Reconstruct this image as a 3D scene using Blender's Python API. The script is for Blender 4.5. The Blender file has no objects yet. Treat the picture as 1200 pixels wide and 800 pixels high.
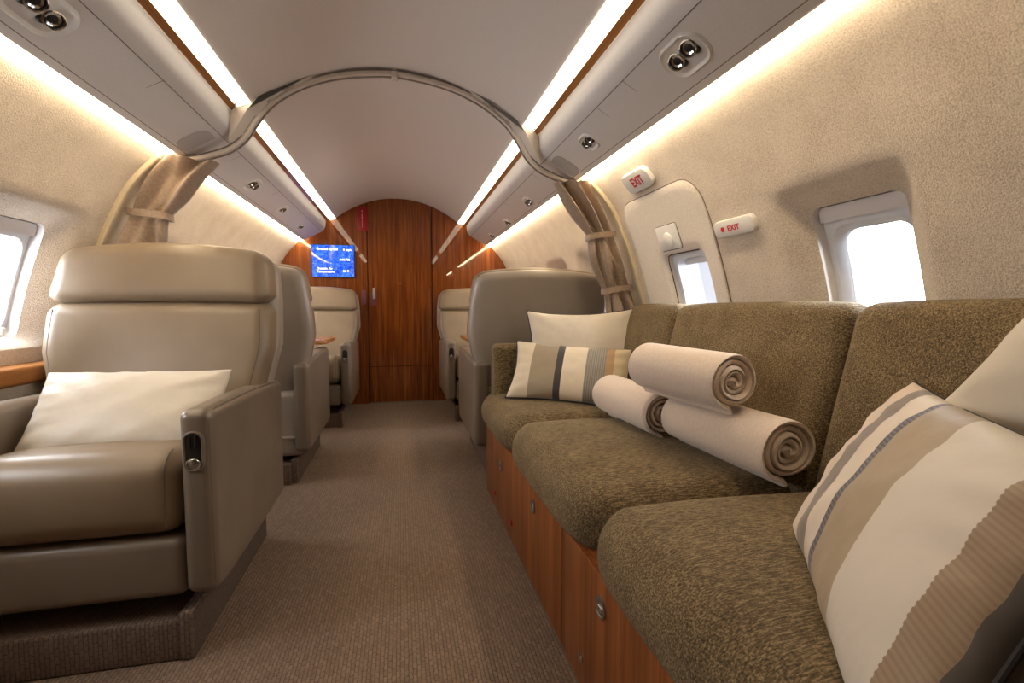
import bpy, bmesh, math, random
import numpy as np
from mathutils import Vector, Matrix
random.seed(4)
PI = math.pi
SC = bpy.context.scene
COL = SC.collection

# ------------------------------------------------------------------ materials
class NT:
    def __init__(s, name):
        s.m = bpy.data.materials.new(name); s.m.use_nodes = True
        s.t = s.m.node_tree; s.n = s.t.nodes; s.l = s.t.links
        s.b = s.n['Principled BSDF']
    def add(s, typ, **kw):
        n = s.n.new(typ)
        for k, v in kw.items():
            if k in n.inputs: n.inputs[k].default_value = v
            else: setattr(n, k, v)
        return n
    def link(s, a, b): s.l.new(a, b)
    def set(s, **kw):
        for k, v in kw.items():
            s.b.inputs[k.replace('_', ' ')].default_value = v
        return s
    def coords(s, scale=(1, 1, 1), rot=(0, 0, 0)):
        tc = s.add('ShaderNodeTexCoord'); mp = s.add('ShaderNodeMapping')
        mp.inputs['Scale'].default_value = scale; mp.inputs['Rotation'].default_value = rot
        s.link(tc.outputs['Object'], mp.inputs['Vector']); return mp.outputs['Vector']
    def ramp(s, src, stops, interp='LINEAR'):
        r = s.add('ShaderNodeValToRGB'); cr = r.color_ramp; cr.interpolation = interp
        while len(cr.elements) < len(stops): cr.elements.new(0.5)
        for e, (p, c) in zip(cr.elements, stops): e.position = p; e.color = (*c, 1) if len(c) == 3 else c
        s.link(src, r.inputs['Fac']); return r.outputs['Color']
    def bump(s, src, strength=.3, dist=.01, prev=None):
        b = s.add('ShaderNodeBump'); b.inputs['Strength'].default_value = strength; b.inputs['Distance'].default_value = dist
        s.link(src, b.inputs['Height'])
        if prev is not None: s.link(prev, b.inputs['Normal'])
        s.link(b.outputs['Normal'], s.b.inputs['Normal']); return b.outputs['Normal']

def srgb(r, g, b):
    f = lambda c: (c/12.92 if c <= .04045 else ((c+.055)/1.055)**2.4)
    return (f(r/255), f(g/255), f(b/255))

def plain(name, col, rough=.5, metal=0., **kw):
    t = NT(name); t.set(Base_Color=(*col, 1), Roughness=rough, Metallic=metal)
    for k, v in kw.items(): t.b.inputs[k.replace('_', ' ')].default_value = v
    return t.m

def noise_mat(name, c1, c2, scale, rough=.7, bump=.2, dist=.002, stretch=(1, 1, 1), detail=4, **kw):
    t = NT(name); v = t.coords(stretch)
    n = t.add('ShaderNodeTexNoise'); n.inputs['Scale'].default_value = scale; n.inputs['Detail'].default_value = detail
    t.link(v, n.inputs['Vector'])
    c = t.ramp(n.outputs['Fac'], [(.35, c1), (.65, c2)])
    t.link(c, t.b.inputs['Base Color']); t.set(Roughness=rough)
    if bump: t.bump(n.outputs['Fac'], bump, dist)
    for k, val in kw.items(): t.b.inputs[k.replace('_', ' ')].default_value = val
    return t.m

def wood(name, dark, mid, light, axis='z', rough=.16, coat=.6):
    t = NT(name)
    sc = {'z': (26, 26, 1.1), 'y': (26, 1.1, 26), 'x': (1.1, 26, 26)}[axis]
    v = t.coords(sc)
    n = t.add('ShaderNodeTexNoise'); n.inputs['Scale'].default_value = 1.6; n.inputs['Detail'].default_value = 6
    n.inputs['Roughness'].default_value = .62; n.inputs['Distortion'].default_value = .35
    t.link(v, n.inputs['Vector'])
    v2 = t.coords(tuple(q*7 if q > 2 else q*2.5 for q in sc))
    n2 = t.add('ShaderNodeTexNoise'); n2.inputs['Scale'].default_value = 1.5; n2.inputs['Detail'].default_value = 3
    t.link(v2, n2.inputs['Vector'])
    mx = t.add('ShaderNodeMix'); mx.data_type = 'FLOAT'; mx.inputs['Factor'].default_value = .28
    t.link(n.outputs['Fac'], mx.inputs['A']); t.link(n2.outputs['Fac'], mx.inputs['B'])
    c = t.ramp(mx.outputs['Result'], [(.30, dark), (.5, mid), (.70, light)])
    t.link(c, t.b.inputs['Base Color'])
    t.set(Roughness=rough, Coat_Weight=coat, Coat_Roughness=.012); t.b.inputs['Specular IOR Level'].default_value = .12
    return t.m

def leather(name, c1, c2, rough=.38):
    t = NT(name); v = t.coords()
    n = t.add('ShaderNodeTexNoise'); n.inputs['Scale'].default_value = 5; n.inputs['Detail'].default_value = 3
    t.link(v, n.inputs['Vector'])
    t.link(t.ramp(n.outputs['Fac'], [(.3, c1), (.7, c2)]), t.b.inputs['Base Color'])
    w = t.add('ShaderNodeTexVoronoi'); w.inputs['Scale'].default_value = 420
    t.link(v, w.inputs['Vector'])
    nb = t.bump(w.outputs['Distance'], .10, .0012)
    t.bump(n.outputs['Fac'], .25, .012, nb)
    t.set(Roughness=rough); t.b.inputs['Specular IOR Level'].default_value = .5
    return t.m

def emis(name, col, strength):
    t = NT(name); t.set(Base_Color=(.8, .8, .8, 1)); t.b.inputs['Emission Color'].default_value = (*col, 1)
    t.b.inputs['Emission Strength'].default_value = strength
    return t.m

M = {}
M['ceiling'] = noise_mat('ceiling_vinyl', (.60, .545, .515), (.64, .58, .55), 260, .62, .06, .001)
M['panel'] = noise_mat('overhead_vinyl', (.54, .51, .505), (.58, .55, .545), 300, .55, .05, .0008)
M['seam'] = plain('panel_gap', (.16, .13, .115), .8)
M['gap'] = plain('dark_gap', (.02, .016, .014), .9)
def wallmat():
    t = NT('wall_fabric'); v = t.coords()
    n = t.add('ShaderNodeTexNoise'); n.inputs['Scale'].default_value = 300; n.inputs['Detail'].default_value = 4; n.inputs['Roughness'].default_value = .6
    t.link(v, n.inputs['Vector'])
    n2 = t.add('ShaderNodeTexNoise'); n2.inputs['Scale'].default_value = 9
    t.link(v, n2.inputs['Vector'])
    mx = t.add('ShaderNodeMix'); mx.data_type = 'FLOAT'; mx.inputs['Factor'].default_value = .2
    t.link(n.outputs['Fac'], mx.inputs['A']); t.link(n2.outputs['Fac'], mx.inputs['B'])
    t.link(t.ramp(mx.outputs['Result'], [(.34, (.43, .35, .275)), (.60, (.70, .61, .515))]), t.b.inputs['Base Color'])
    t.set(Roughness=.85, Sheen_Weight=.15)
    t.bump(n.outputs['Fac'], .75, .006)
    return t.m
M['wall'] = wallmat()
M['door'] = noise_mat('hatch_fabric', (.62, .55, .475), (.72, .65, .57), 210, .8, .45, .004)
M['plastic'] = plain('white_plastic', (.66, .64, .61), .35)
M['shade'] = plain('window_shade', (.56, .54, .56), .5)
M['winframe'] = plain('window_frame_plastic', (.58, .60, .66), .3)
M['winlip'] = plain('window_lip', (.70, .68, .68), .5)
M['wood'] = wood('mahogany', (.075, .015, .002), (.185, .046, .006), (.33, .105, .016), 'z', .5, 1.)
M['woodx'] = wood('mahogany_front', (.10, .025, .007), (.215, .066, .017), (.33, .118, .034), 'z', .45, .4)
M['woody'] = wood('mahogany_trim', (.22, .085, .024), (.33, .135, .038), (.45, .20, .06), 'y', .4, .2)
M['woodt'] = wood('table_veneer', (.25, .07, .02), (.40, .15, .05), (.5, .2, .07), 'x', .15, .6)
M['leather'] = leather('taupe_leather', (.190, .139, .090), (.235, .174, .115), .40)
M['leather_d'] = leather('taupe_leather_shell', (.265, .226, .195), (.305, .262, .228), .40)
M['leather_arm'] = leather('taupe_leather_arm', (.150, .117, .089), (.182, .145, .112), .34)
M['stitch'] = plain('seam_stitch', (.10, .085, .075), .7)
def sofamat():
    t = NT('olive_chenille'); v = t.coords((1, 1, 1))
    n = t.add('ShaderNodeTexNoise'); n.inputs['Scale'].default_value = 270; n.inputs['Detail'].default_value = 4; n.inputs['Roughness'].default_value = .75
    t.link(v, n.inputs['Vector'])
    v2 = t.coords((60, 420, 420)); n2 = t.add('ShaderNodeTexNoise'); n2.inputs['Scale'].default_value = .9; n2.inputs['Detail'].default_value = 2
    t.link(v2, n2.inputs['Vector'])
    n3 = t.add('ShaderNodeTexNoise'); n3.inputs['Scale'].default_value = 11; n3.inputs['Detail'].default_value = 3
    t.link(v, n3.inputs['Vector'])
    a = t.add('ShaderNodeMath', operation='ADD'); t.link(n.outputs['Fac'], a.inputs[0]); t.link(n2.outputs['Fac'], a.inputs[1])
    b = t.add('ShaderNodeMath', operation='MULTIPLY_ADD'); t.link(n3.outputs['Fac'], b.inputs[0]); b.inputs[1].default_value = .22; t.link(a.outputs[0], b.inputs[2])
    c = t.add('ShaderNodeMath', operation='MULTIPLY'); t.link(b.outputs[0], c.inputs[0]); c.inputs[1].default_value = .455
    t.link(t.ramp(c.outputs[0], [(.40, (.036, .023, .010)), (.5, (.118, .079, .036)), (.61, (.275, .20, .105))]), t.b.inputs['Base Color'])
    t.set(Roughness=.9, Sheen_Weight=.12, Sheen_Roughness=.4)
    t.b.inputs['Sheen Tint'].default_value = (.75, .68, .52, 1)
    t.bump(a.outputs[0], .38, .0035)
    return t.m
M['sofa'] = sofamat()
def carpetmat(name, c1, c2, c3):
    t = NT(name); tc = t.add('ShaderNodeTexCoord')
    br = t.add('ShaderNodeTexBrick'); br.inputs['Scale'].default_value = 1.0
    br.inputs['Brick Width'].default_value = .020; br.inputs['Row Height'].default_value = .0098
    br.inputs['Mortar Size'].default_value = .0019; br.inputs['Mortar Smooth'].default_value = .9
    br.inputs['Color1'].default_value = (*c1, 1); br.inputs['Color2'].default_value = (*c2, 1); br.inputs['Mortar'].default_value = (*c3, 1)
    mp = t.add('ShaderNodeMapping'); t.link(tc.outputs['Object'], mp.inputs['Vector'])
    nz = t.add('ShaderNodeTexNoise'); nz.inputs['Scale'].default_value = 130; t.link(tc.outputs['Object'], nz.inputs['Vector'])
    ad = t.add('ShaderNodeVectorMath', operation='MULTIPLY_ADD'); t.link(nz.outputs['Color'], ad.inputs[0]); ad.inputs[1].default_value = (.012, .006, .0)
    # fold z into y so vertical faces keep the rib pattern
    sx = t.add('ShaderNodeSeparateXYZ'); t.link(mp.outputs['Vector'], sx.inputs[0])
    s1 = t.add('ShaderNodeMath', operation='ADD'); t.link(sx.outputs['Y'], s1.inputs[0]); t.link(sx.outputs['Z'], s1.inputs[1])
    cx = t.add('ShaderNodeCombineXYZ'); t.link(s1.outputs[0], cx.inputs['X']); t.link(sx.outputs['X'], cx.inputs['Y'])
    t.link(cx.outputs[0], ad.inputs[2]); t.link(ad.outputs[0], br.inputs['Vector'])
    n2 = t.add('ShaderNodeTexNoise'); n2.inputs['Scale'].default_value = 3.5; n2.inputs['Detail'].default_value = 4; t.link(tc.outputs['Object'], n2.inputs['Vector'])
    mx = t.add('ShaderNodeMix'); mx.data_type = 'RGBA'; mx.blend_type = 'MULTIPLY'; mx.inputs[0].default_value = .35
    t.link(br.outputs['Color'], mx.inputs[6]); t.link(t.ramp(n2.outputs['Fac'], [(.3, (.7, .7, .7)), (.7, (1, 1, 1))]), mx.inputs[7])
    t.link(mx.outputs[2], t.b.inputs['Base Color'])
    t.set(Roughness=.95, Sheen_Weight=.05)
    inv = t.add('ShaderNodeMath', operation='SUBTRACT'); inv.inputs[0].default_value = 1; t.link(br.outputs['Fac'], inv.inputs[1])
    t.bump(inv.outputs[0], .6, .003)
    return t.m
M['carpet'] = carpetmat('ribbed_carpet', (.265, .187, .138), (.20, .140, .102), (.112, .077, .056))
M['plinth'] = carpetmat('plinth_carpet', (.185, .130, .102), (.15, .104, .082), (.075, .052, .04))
M['curtain'] = noise_mat('curtain_cloth', (.235, .165, .115), (.30, .215, .155), 90, .75, .1, .002, Sheen_Weight=.3)
M['rail'] = noise_mat('cream_rail_vinyl', (.56, .48, .33), (.62, .53, .38), 200, .5, .05, .001)
M['track'] = plain('track_beige', (.56, .485, .42), .42)
M['silk'] = noise_mat('cream_silk', (.53, .475, .40), (.60, .54, .46), 6, .42, .25, .02, (1, 1, 1), 5, Sheen_Weight=.3)
M['blanket'] = noise_mat('cream_blanket', (.56, .46, .385), (.63, .525, .445), 170, .9, .15, .002, Sheen_Weight=.3)
M['chrome'] = plain('chrome', (.75, .75, .76), .12, 1.)
M['steel'] = plain('brushed_steel', (.45, .44, .43), .3, 1.)
M['black'] = plain('black_plastic', (.012, .011, .011), .4)
M['piping'] = plain('dark_piping', (.03, .026, .03), .7)
M['red'] = plain('red_button', (.28, .008, .012), .35)
M['redtext'] = plain('red_lettering', (.55, .01, .03), .5)
M['placard'] = plain('red_placard', (.30, .004, .010), .4)
M['placardtext'] = plain('placard_lettering', (.8, .55, .5), .5)
M['inner'] = emis('inner_strip_lens', (1., .86, .64), 6.5)
M['outer'] = emis('outer_strip_lens', (1., .79, .51), 37.)
M['lamp'] = plain('lamp_reflector', (.5, .48, .45), .18, 1.)
M['patch'] = plain('grey_cover', (.36, .33, .32), .5)
M['screentext'] = emis('screen_lettering', (.85, .93, 1.), 1.6)
def glassmat():
    t = NT('window_glass'); out = t.n['Material Output']
    tr = t.add('ShaderNodeBsdfTransparent'); gl = t.add('ShaderNodeBsdfGlossy'); gl.inputs['Roughness'].default_value = .02
    lw = t.add('ShaderNodeFresnel'); lw.inputs['IOR'].default_value = 1.4
    mx = t.add('ShaderNodeMixShader'); t.link(lw.outputs[0], mx.inputs[0]); t.link(tr.outputs[0], mx.inputs[1]); t.link(gl.outputs[0], mx.inputs[2])
    t.link(mx.outputs[0], out.inputs['Surface']); return t.m
M['glass'] = glassmat()
def screenmat():
    t = NT('map_screen'); v = t.coords((1, 1, 1))
    n = t.add('ShaderNodeTexNoise'); n.inputs['Scale'].default_value = 14; n.inputs['Detail'].default_value = 6; n.inputs['Distortion'].default_value = 1.5
    t.link(v, n.inputs['Vector'])
    w = t.add('ShaderNodeTexVoronoi'); w.feature = 'DISTANCE_TO_EDGE'; w.inputs['Scale'].default_value = 26
    ad = t.add('ShaderNodeVectorMath', operation='MULTIPLY_ADD'); t.link(n.outputs['Color'], ad.inputs[0]); ad.inputs[1].default_value = (.09, .09, .09); t.link(v, ad.inputs[2])
    t.link(ad.outputs[0], w.inputs['Vector'])
    c1 = t.ramp(n.outputs['Fac'], [(.35, (.004, .055, .62)), (.55, (.012, .12, .80)), (.75, (.08, .30, .85))])
    c2 = t.ramp(w.outputs['Distance'], [(.0, (1, 1, 1)), (.035, (0, 0, 0))])
    mx = t.add('ShaderNodeMix'); mx.data_type = 'RGBA'; mf = t.add('ShaderNodeMath', operation='MULTIPLY'); t.link(c2, mf.inputs[0]); mf.inputs[1].default_value = .85
    t.link(mf.outputs[0], mx.inputs[0]); t.link(c1, mx.inputs[6]); mx.inputs[7].default_value = (.30, .55, .95, 1)
    t.set(Base_Color=(.01, .01, .015, 1), Roughness=.06)
    t.link(mx.outputs[2], t.b.inputs['Emission Color']); t.b.inputs['Emission Strength'].default_value = 1.5
    return t.m
M['screen'] = screenmat()
def stripemat(name, stops, half, fine=None, skew=0.):
    """woven stripes across local x, from -half to +half"""
    t = NT(name); tc = t.add('ShaderNodeTexCoord'); sx = t.add('ShaderNodeSeparateXYZ'); t.link(tc.outputs['Object'], sx.inputs[0])
    mr = t.add('ShaderNodeMapRange'); mr.inputs['From Min'].default_value = -half; mr.inputs['From Max'].default_value = half
    sk = t.add('ShaderNodeMath', operation='MULTIPLY_ADD'); t.link(sx.outputs['Y'], sk.inputs[0]); sk.inputs[1].default_value = -skew; t.link(sx.outputs['X'], sk.inputs[2])
    t.link(sk.outputs[0], mr.inputs['Value'])
    col = t.ramp(mr.outputs[0], stops, 'CONSTANT')
    if fine:   # (lo, hi, axis, freq): fine pinstripes inside a band
        for lo, hi, ax, fr, dk in fine:
            g = t.add('ShaderNodeMath', operation='GREATER_THAN'); t.link(mr.outputs[0], g.inputs[0]); g.inputs[1].default_value = lo
            l = t.add('ShaderNodeMath', operation='LESS_THAN'); t.link(mr.outputs[0], l.inputs[0]); l.inputs[1].default_value = hi
            s = t.add('ShaderNodeMath', operation='MULTIPLY'); t.link(sx.outputs[ax], s.inputs[0]); s.inputs[1].default_value = fr
            si = t.add('ShaderNodeMath', operation='SINE'); t.link(s.outputs[0], si.inputs[0])
            gt = t.add('ShaderNodeMath', operation='GREATER_THAN'); t.link(si.outputs[0], gt.inputs[0]); gt.inputs[1].default_value = .1
            m1 = t.add('ShaderNodeMath', operation='MULTIPLY'); t.link(g.outputs[0], m1.inputs[0]); t.link(l.outputs[0], m1.inputs[1])
            m2 = t.add('ShaderNodeMath', operation='MULTIPLY'); t.link(m1.outputs[0], m2.inputs[0]); t.link(gt.outputs[0], m2.inputs[1])
            mx = t.add('ShaderNodeMix'); mx.data_type = 'RGBA'; t.link(m2.outputs[0], mx.inputs[0]); t.link(col, mx.inputs[6]); mx.inputs[7].default_value = (*dk, 1)
            col = mx.outputs[2]
    t.link(col, t.b.inputs['Base Color'])
    n = t.add('ShaderNodeTexNoise'); n.inputs['Scale'].default_value = 7; n.inputs['Detail'].default_value = 4; t.link(tc.outputs['Object'], n.inputs['Vector'])
    t.bump(n.outputs['Fac'], .3, .02)
    t.set(Roughness=.5, Sheen_Weight=.25); return t.m

# ------------------------------------------------------------------ geometry
def arr(v): return [tuple(map(float, p)) for p in v]

def link(o, parent=None):
    COL.objects.link(o)
    if parent is not None: o.parent = parent
    return o

def wloc(o):
    l = Vector(o.location)
    while o.parent is not None:
        o = o.parent; l = l + Vector(o.location)
    return l

def mesh(name, V, F, mat, parent=None, smooth=40, origin=None, matrix=None, flip=True):
    """link V, F as ONE object. Vertices are world coordinates unless matrix is given."""
    V = np.array(V, float)
    if matrix is None:
        base = np.array(wloc(parent)) if parent is not None else np.zeros(3)
        if origin is None:
            origin = base if parent is not None else np.array([V[:, 0].mean(), V[:, 1].mean(), V[:, 2].min()])
        V = V - np.array(origin)
    me = bpy.data.meshes.new(name); me.from_pydata(arr(V), [], [tuple(f) for f in F])
    bm = bmesh.new(); bm.from_mesh(me)
    bmesh.ops.remove_doubles(bm, verts=bm.verts, dist=1e-6)
    if flip: bmesh.ops.recalc_face_normals(bm, faces=bm.faces)
    bm.to_mesh(me); bm.free()
    if smooth:
        me.polygons.foreach_set('use_smooth', [True]*len(me.polygons)); me.set_sharp_from_angle(angle=math.radians(smooth))
    me.materials.append(mat)
    o = bpy.data.objects.new(name, me); link(o, parent)
    if matrix is not None: o.matrix_local = matrix
    else: o.location = Vector(np.array(origin) - base) if parent is not None else Vector(origin)
    return o

def thing(name, loc, label, cat, group=None):
    o = bpy.data.objects.new(name, None); o.empty_display_size = .05; link(o); o.location = loc
    return tag(o, label, cat, group)
def tag(o, label, cat, group=None):
    o['label'] = label; o['category'] = cat
    if group: o['group'] = group
    return o
def struct(o, label=None, cat=None):
    o['kind'] = 'structure'
    if label: o['label'] = label
    if cat: o['category'] = cat
    return o

class B:
    """collects several pieces that make one mesh"""
    def __init__(s): s.V = []; s.F = []
    def add(s, V, F):
        k = len(s.V); s.V += [tuple(v) for v in V]; s.F += [tuple(i+k for i in f) for f in F]; return s

def axis_samples(lo, hi, r, n, seg):
    a = [lo + r - r*math.tan(t) for t in np.linspace(PI/4, 0, seg+1)]
    m = list(np.linspace(lo+r, hi-r, n+1))[1:-1]
    b = [hi - r + r*math.tan(t) for t in np.linspace(0, PI/4, seg+1)]
    return np.array(a + m + b)
def rbox(lo, hi, r, n=(4, 4, 4), seg=4, deform=None):
    """box with rounded edges on a surface grid; deform maps the points"""
    lo = np.array(lo, float); hi = np.array(hi, float)
    r = min(r, *(hi-lo)*.499)
    S = [axis_samples(lo[i], hi[i], r, n[i], seg) for i in range(3)]
    V = []; F = []; idx = {}
    def vid(p):
        k = tuple(np.round(p, 6))
        if k not in idx: idx[k] = len(V); V.append(p)
        return idx[k]
    for ax in range(3):
        u, w = [(1, 2), (2, 0), (0, 1)][ax]
        for side in (0, 1):
            c = lo[ax] if side == 0 else hi[ax]
            g = []
            for a in S[u]:
                row = []
                for b in S[w]:
                    p = np.zeros(3); p[ax] = c; p[u] = a; p[w] = b; row.append(vid(p))
                g.append(row)
            for i in range(len(g)-1):
                for j in range(len(g[0])-1):
                    q = (g[i][j], g[i+1][j], g[i+1][j+1], g[i][j+1])
                    F.append(q if side else q[::-1])
    V = np.array(V)
    q = np.clip(V, lo+r, hi-r); d = V-q; L = np.linalg.norm(d, axis=1, keepdims=True)
    V = np.where(L > 1e-9, q + r*d/np.maximum(L, 1e-9), V)
    if deform: V = deform(V)
    return V, F

def sweep(path, prof, N, Bn, closed=False, caps=True):
    """profile points (a, b) placed at path + a*N + b*Bn"""
    path = np.array(path, float); V = []; F = []; m = len(prof)
    N = np.broadcast_to(np.array(N, float), path.shape); Bn = np.broadcast_to(np.array(Bn, float), path.shape)
    for p, a, b in zip(path, N, Bn):
        for (u, w) in prof: V.append(p + u*a + w*b)
    k = len(path)
    for i in range(k if closed else k-1):
        for j in range(m):
            i2 = (i+1) % k
            F.append((i*m+j, i*m+(j+1) % m, i2*m+(j+1) % m, i2*m+j))
    if caps and not closed:
        F.append(tuple(range(m))[::-1]); F.append(tuple((k-1)*m+j for j in range(m)))
    return V, F
def tube(path, r, seg=8, closed=False):
    P = np.array(path, float); k = len(P)
    if closed: T = np.roll(P, -1, 0)-np.roll(P, 1, 0)
    else: T = np.gradient(P, axis=0)
    T /= np.maximum(np.linalg.norm(T, axis=1, keepdims=True), 1e-9)
    up = np.array([0, 0, 1.]) if abs(T[0][2]) < .9 else np.array([1., 0, 0])
    N = []; n = up
    for t in T:
        n = n - t*np.dot(n, t); L = np.linalg.norm(n)
        n = n/L if L > 1e-6 else np.cross(t, [1, 0, .3]); N.append(n)
    N = np.array(N); Bn = np.cross(T, N)
    rr = np.broadcast_to(np.array(r, float), (k,))
    V = []; F = []
    for i in range(k):
        for j in range(seg):
            a = 2*PI*j/seg; V.append(P[i] + rr[i]*(math.cos(a)*N[i] + math.sin(a)*Bn[i]))
    for i in range(k if closed else k-1):
        i2 = (i+1) % k
        for j in range(seg): F.append((i*seg+j, i*seg+(j+1) % seg, i2*seg+(j+1) % seg, i2*seg+j))
    if not closed: F.append(tuple(range(seg))[::-1]); F.append(tuple((k-1)*seg+j for j in range(seg)))
    return V, F
def rings(loops, cap0=False, cap1=False):
    V = []; F = []; m = len(loops[0])
    for L in loops: V += [tuple(p) for p in L]
    for i in range(len(loops)-1):
        for j in range(m): F.append((i*m+j, i*m+(j+1) % m, (i+1)*m+(j+1) % m, (i+1)*m+j))
    if cap0: F.append(tuple(range(m))[::-1])
    if cap1: F.append(tuple((len(loops)-1)*m+j for j in range(m)))
    return V, F
def rrect(hw, hh, r, seg=6, cx=0, cy=0):
    P = []
    for sx, sy, a0 in ((1, 1, 0), (-1, 1, PI/2), (-1, -1, PI), (1, -1, 1.5*PI)):
        for a in np.linspace(a0, a0+PI/2, seg+1): P.append((cx+sx*(hw-r)+r*math.cos(a), cy+sy*(hh-r)+r*math.sin(a)))
    return P
def place(pts, O, ex, ey, ez):
    O, ex, ey, ez = (np.array(q, float) for q in (O, ex, ey, ez))
    return [O + p[0]*ex + p[1]*ey + p[2]*ez for p in pts]
def plate(hw, hh, r, z0, z1, edge=.003, O=(0, 0, 0), ex=(1, 0, 0), ey=(0, 1, 0), ez=(0, 0, 1), seg=6):
    """rounded plate from depth z0 to z1 along ez with an eased front edge"""
    L = []
    for (k, z) in ((0, z0), (0, z1-edge), (.3*edge, z1-.3*edge), (edge, z1)):
        L.append(place([(a, b, z) for a, b in rrect(hw-k, hh-k, max(r-k, .0005), seg)], O, ex, ey, ez))
    return rings(L, True, True)
def lathe(prof, O, ax, ref, seg=20):
    ax = np.array(ax, float); ax /= np.linalg.norm(ax); ref = np.array(ref, float); ref -= ax*ref.dot(ax); ref /= np.linalg.norm(ref); b = np.cross(ax, ref)
    L = []
    for (r, h) in prof: L.append([np.array(O)+ax*h+r*(math.cos(t)*ref+math.sin(t)*b) for t in np.linspace(0, 2*PI, seg, endpoint=False)])
    return rings(L, True, True)
def box(x0, x1, y0, y1, z0, z1):
    V = [(x, y, z) for x in (x0, x1) for y in (y0, y1) for z in (z0, z1)]
    F = [(0, 1, 3, 2), (4, 6, 7, 5), (0, 4, 5, 1), (2, 3, 7, 6), (0, 2, 6, 4), (1, 5, 7, 3)]
    return V, F
def text(name, body, size, O, ex, ey, ez, mat, parent, align='CENTER', xs=1., extrude=.0004, bold=0.):
    cu = bpy.data.curves.new(name, 'FONT'); cu.body = body; cu.size = size; cu.align_x = align; cu.align_y = 'CENTER'
    cu.extrude = extrude; cu.offset = bold; cu.materials.append(mat); cu.resolution_u = 3
    c_ = bpy.data.objects.new(name, cu); COL.objects.link(c_)
    me = bpy.data.meshes.new_from_object(c_.evaluated_get(bpy.context.evaluated_depsgraph_get()))
    bpy.data.objects.remove(c_); me.name = name
    if not me.materials: me.materials.append(mat)
    o = bpy.data.objects.new(name, me); link(o, parent)
    O = Vector(O) - wloc(parent)
    m = Matrix([[ex[i]*xs, ey[i], ez[i], O[i]] for i in range(3)] + [[0, 0, 0, 1]]); o.matrix_local = m
    return o

# ------------------------------------------------------------------ the cabin section
Y0, Y1 = -1.35, 4.52
WZ = np.array([0, .3, .55, .70, .86, 1.03, 1.19, 1.335, 1.42, 1.45])
WX = np.array([1.08, 1.13, 1.16, 1.15, 1.12, 1.07, 1.01, .93, .852, .822])
def _herm(z):
    z = np.asarray(z, float); m = np.gradient(WX, WZ)
    i = np.clip(np.searchsorted(WZ, z)-1, 0, len(WZ)-2)
    h = WZ[i+1]-WZ[i]; t = (z-WZ[i])/h
    return (2*t**3-3*t**2+1)*WX[i]+(t**3-2*t**2+t)*h*m[i]+(-2*t**3+3*t**2)*WX[i+1]+(t**3-t**2)*h*m[i+1]
wx = lambda z: _herm(z)
def wn(z):   # unit outward normal (x, z) of the right wall
    d = (wx(z+.004)-wx(z-.004))/.008; n = np.array([1., -d]); return n/np.linalg.norm(n)
def wp(s, y, z, out=0.):
    n = wn(z); return np.array([s*(wx(z)+n[0]*out), y, z+n[1]*out])
def wframe(s, y, z, out=0.):
    """point on the wall with text axes seen from inside: ex to the reader's right, ey up the wall, ez inward"""
    n = wn(z); ez = np.array([-s*n[0], 0, -n[1]]); ex = np.array([0, -s*1., 0]); ey = np.cross(ez, ex); return wp(s, y, z, out), ex, ey, ez

WIN = {1: [(.985, 0), (1.66, 1), (2.53, 0), (3.12, 0), (3.70, 0)], -1: [(1.06, 0), (1.735, 0), (2.41, 0), (3.085, 0), (3.76, 0)]}
CH, Z0, Z1 = .22, .72, 1.21           # window cell
zc, zh = (Z0+Z1)/2, (Z1-Z0)/2
SU = np.array([-1, -.95, -.9, -.85, -.8, -.7, -.55, -.3, 0, .3, .55, .7, .8, .85, .9, .95, 1])
def perimeter():
    P = [(u, -1) for u in SU[:-1]] + [(1, u) for u in SU[:-1]] + [(-u, 1) for u in SU[:-1]] + [(-1, -u) for u in SU[:-1]]
    return P
PER = perimeter()
def wloop(s, yc, hy, z0, z1, r, out):
    L = []
    c, h = (z0+z1)/2, (z1-z0)/2
    for (u, w) in PER:
        p = np.array([u*hy, w*h]); q = np.clip(p, [-(hy-r), -(h-r)], [hy-r, h-r]); d = p-q; n = np.linalg.norm(d)
        if n > 1e-9: p = q+r*d/n
        L.append(wp(s, yc+p[0], c+p[1], out))
    return L
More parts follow.
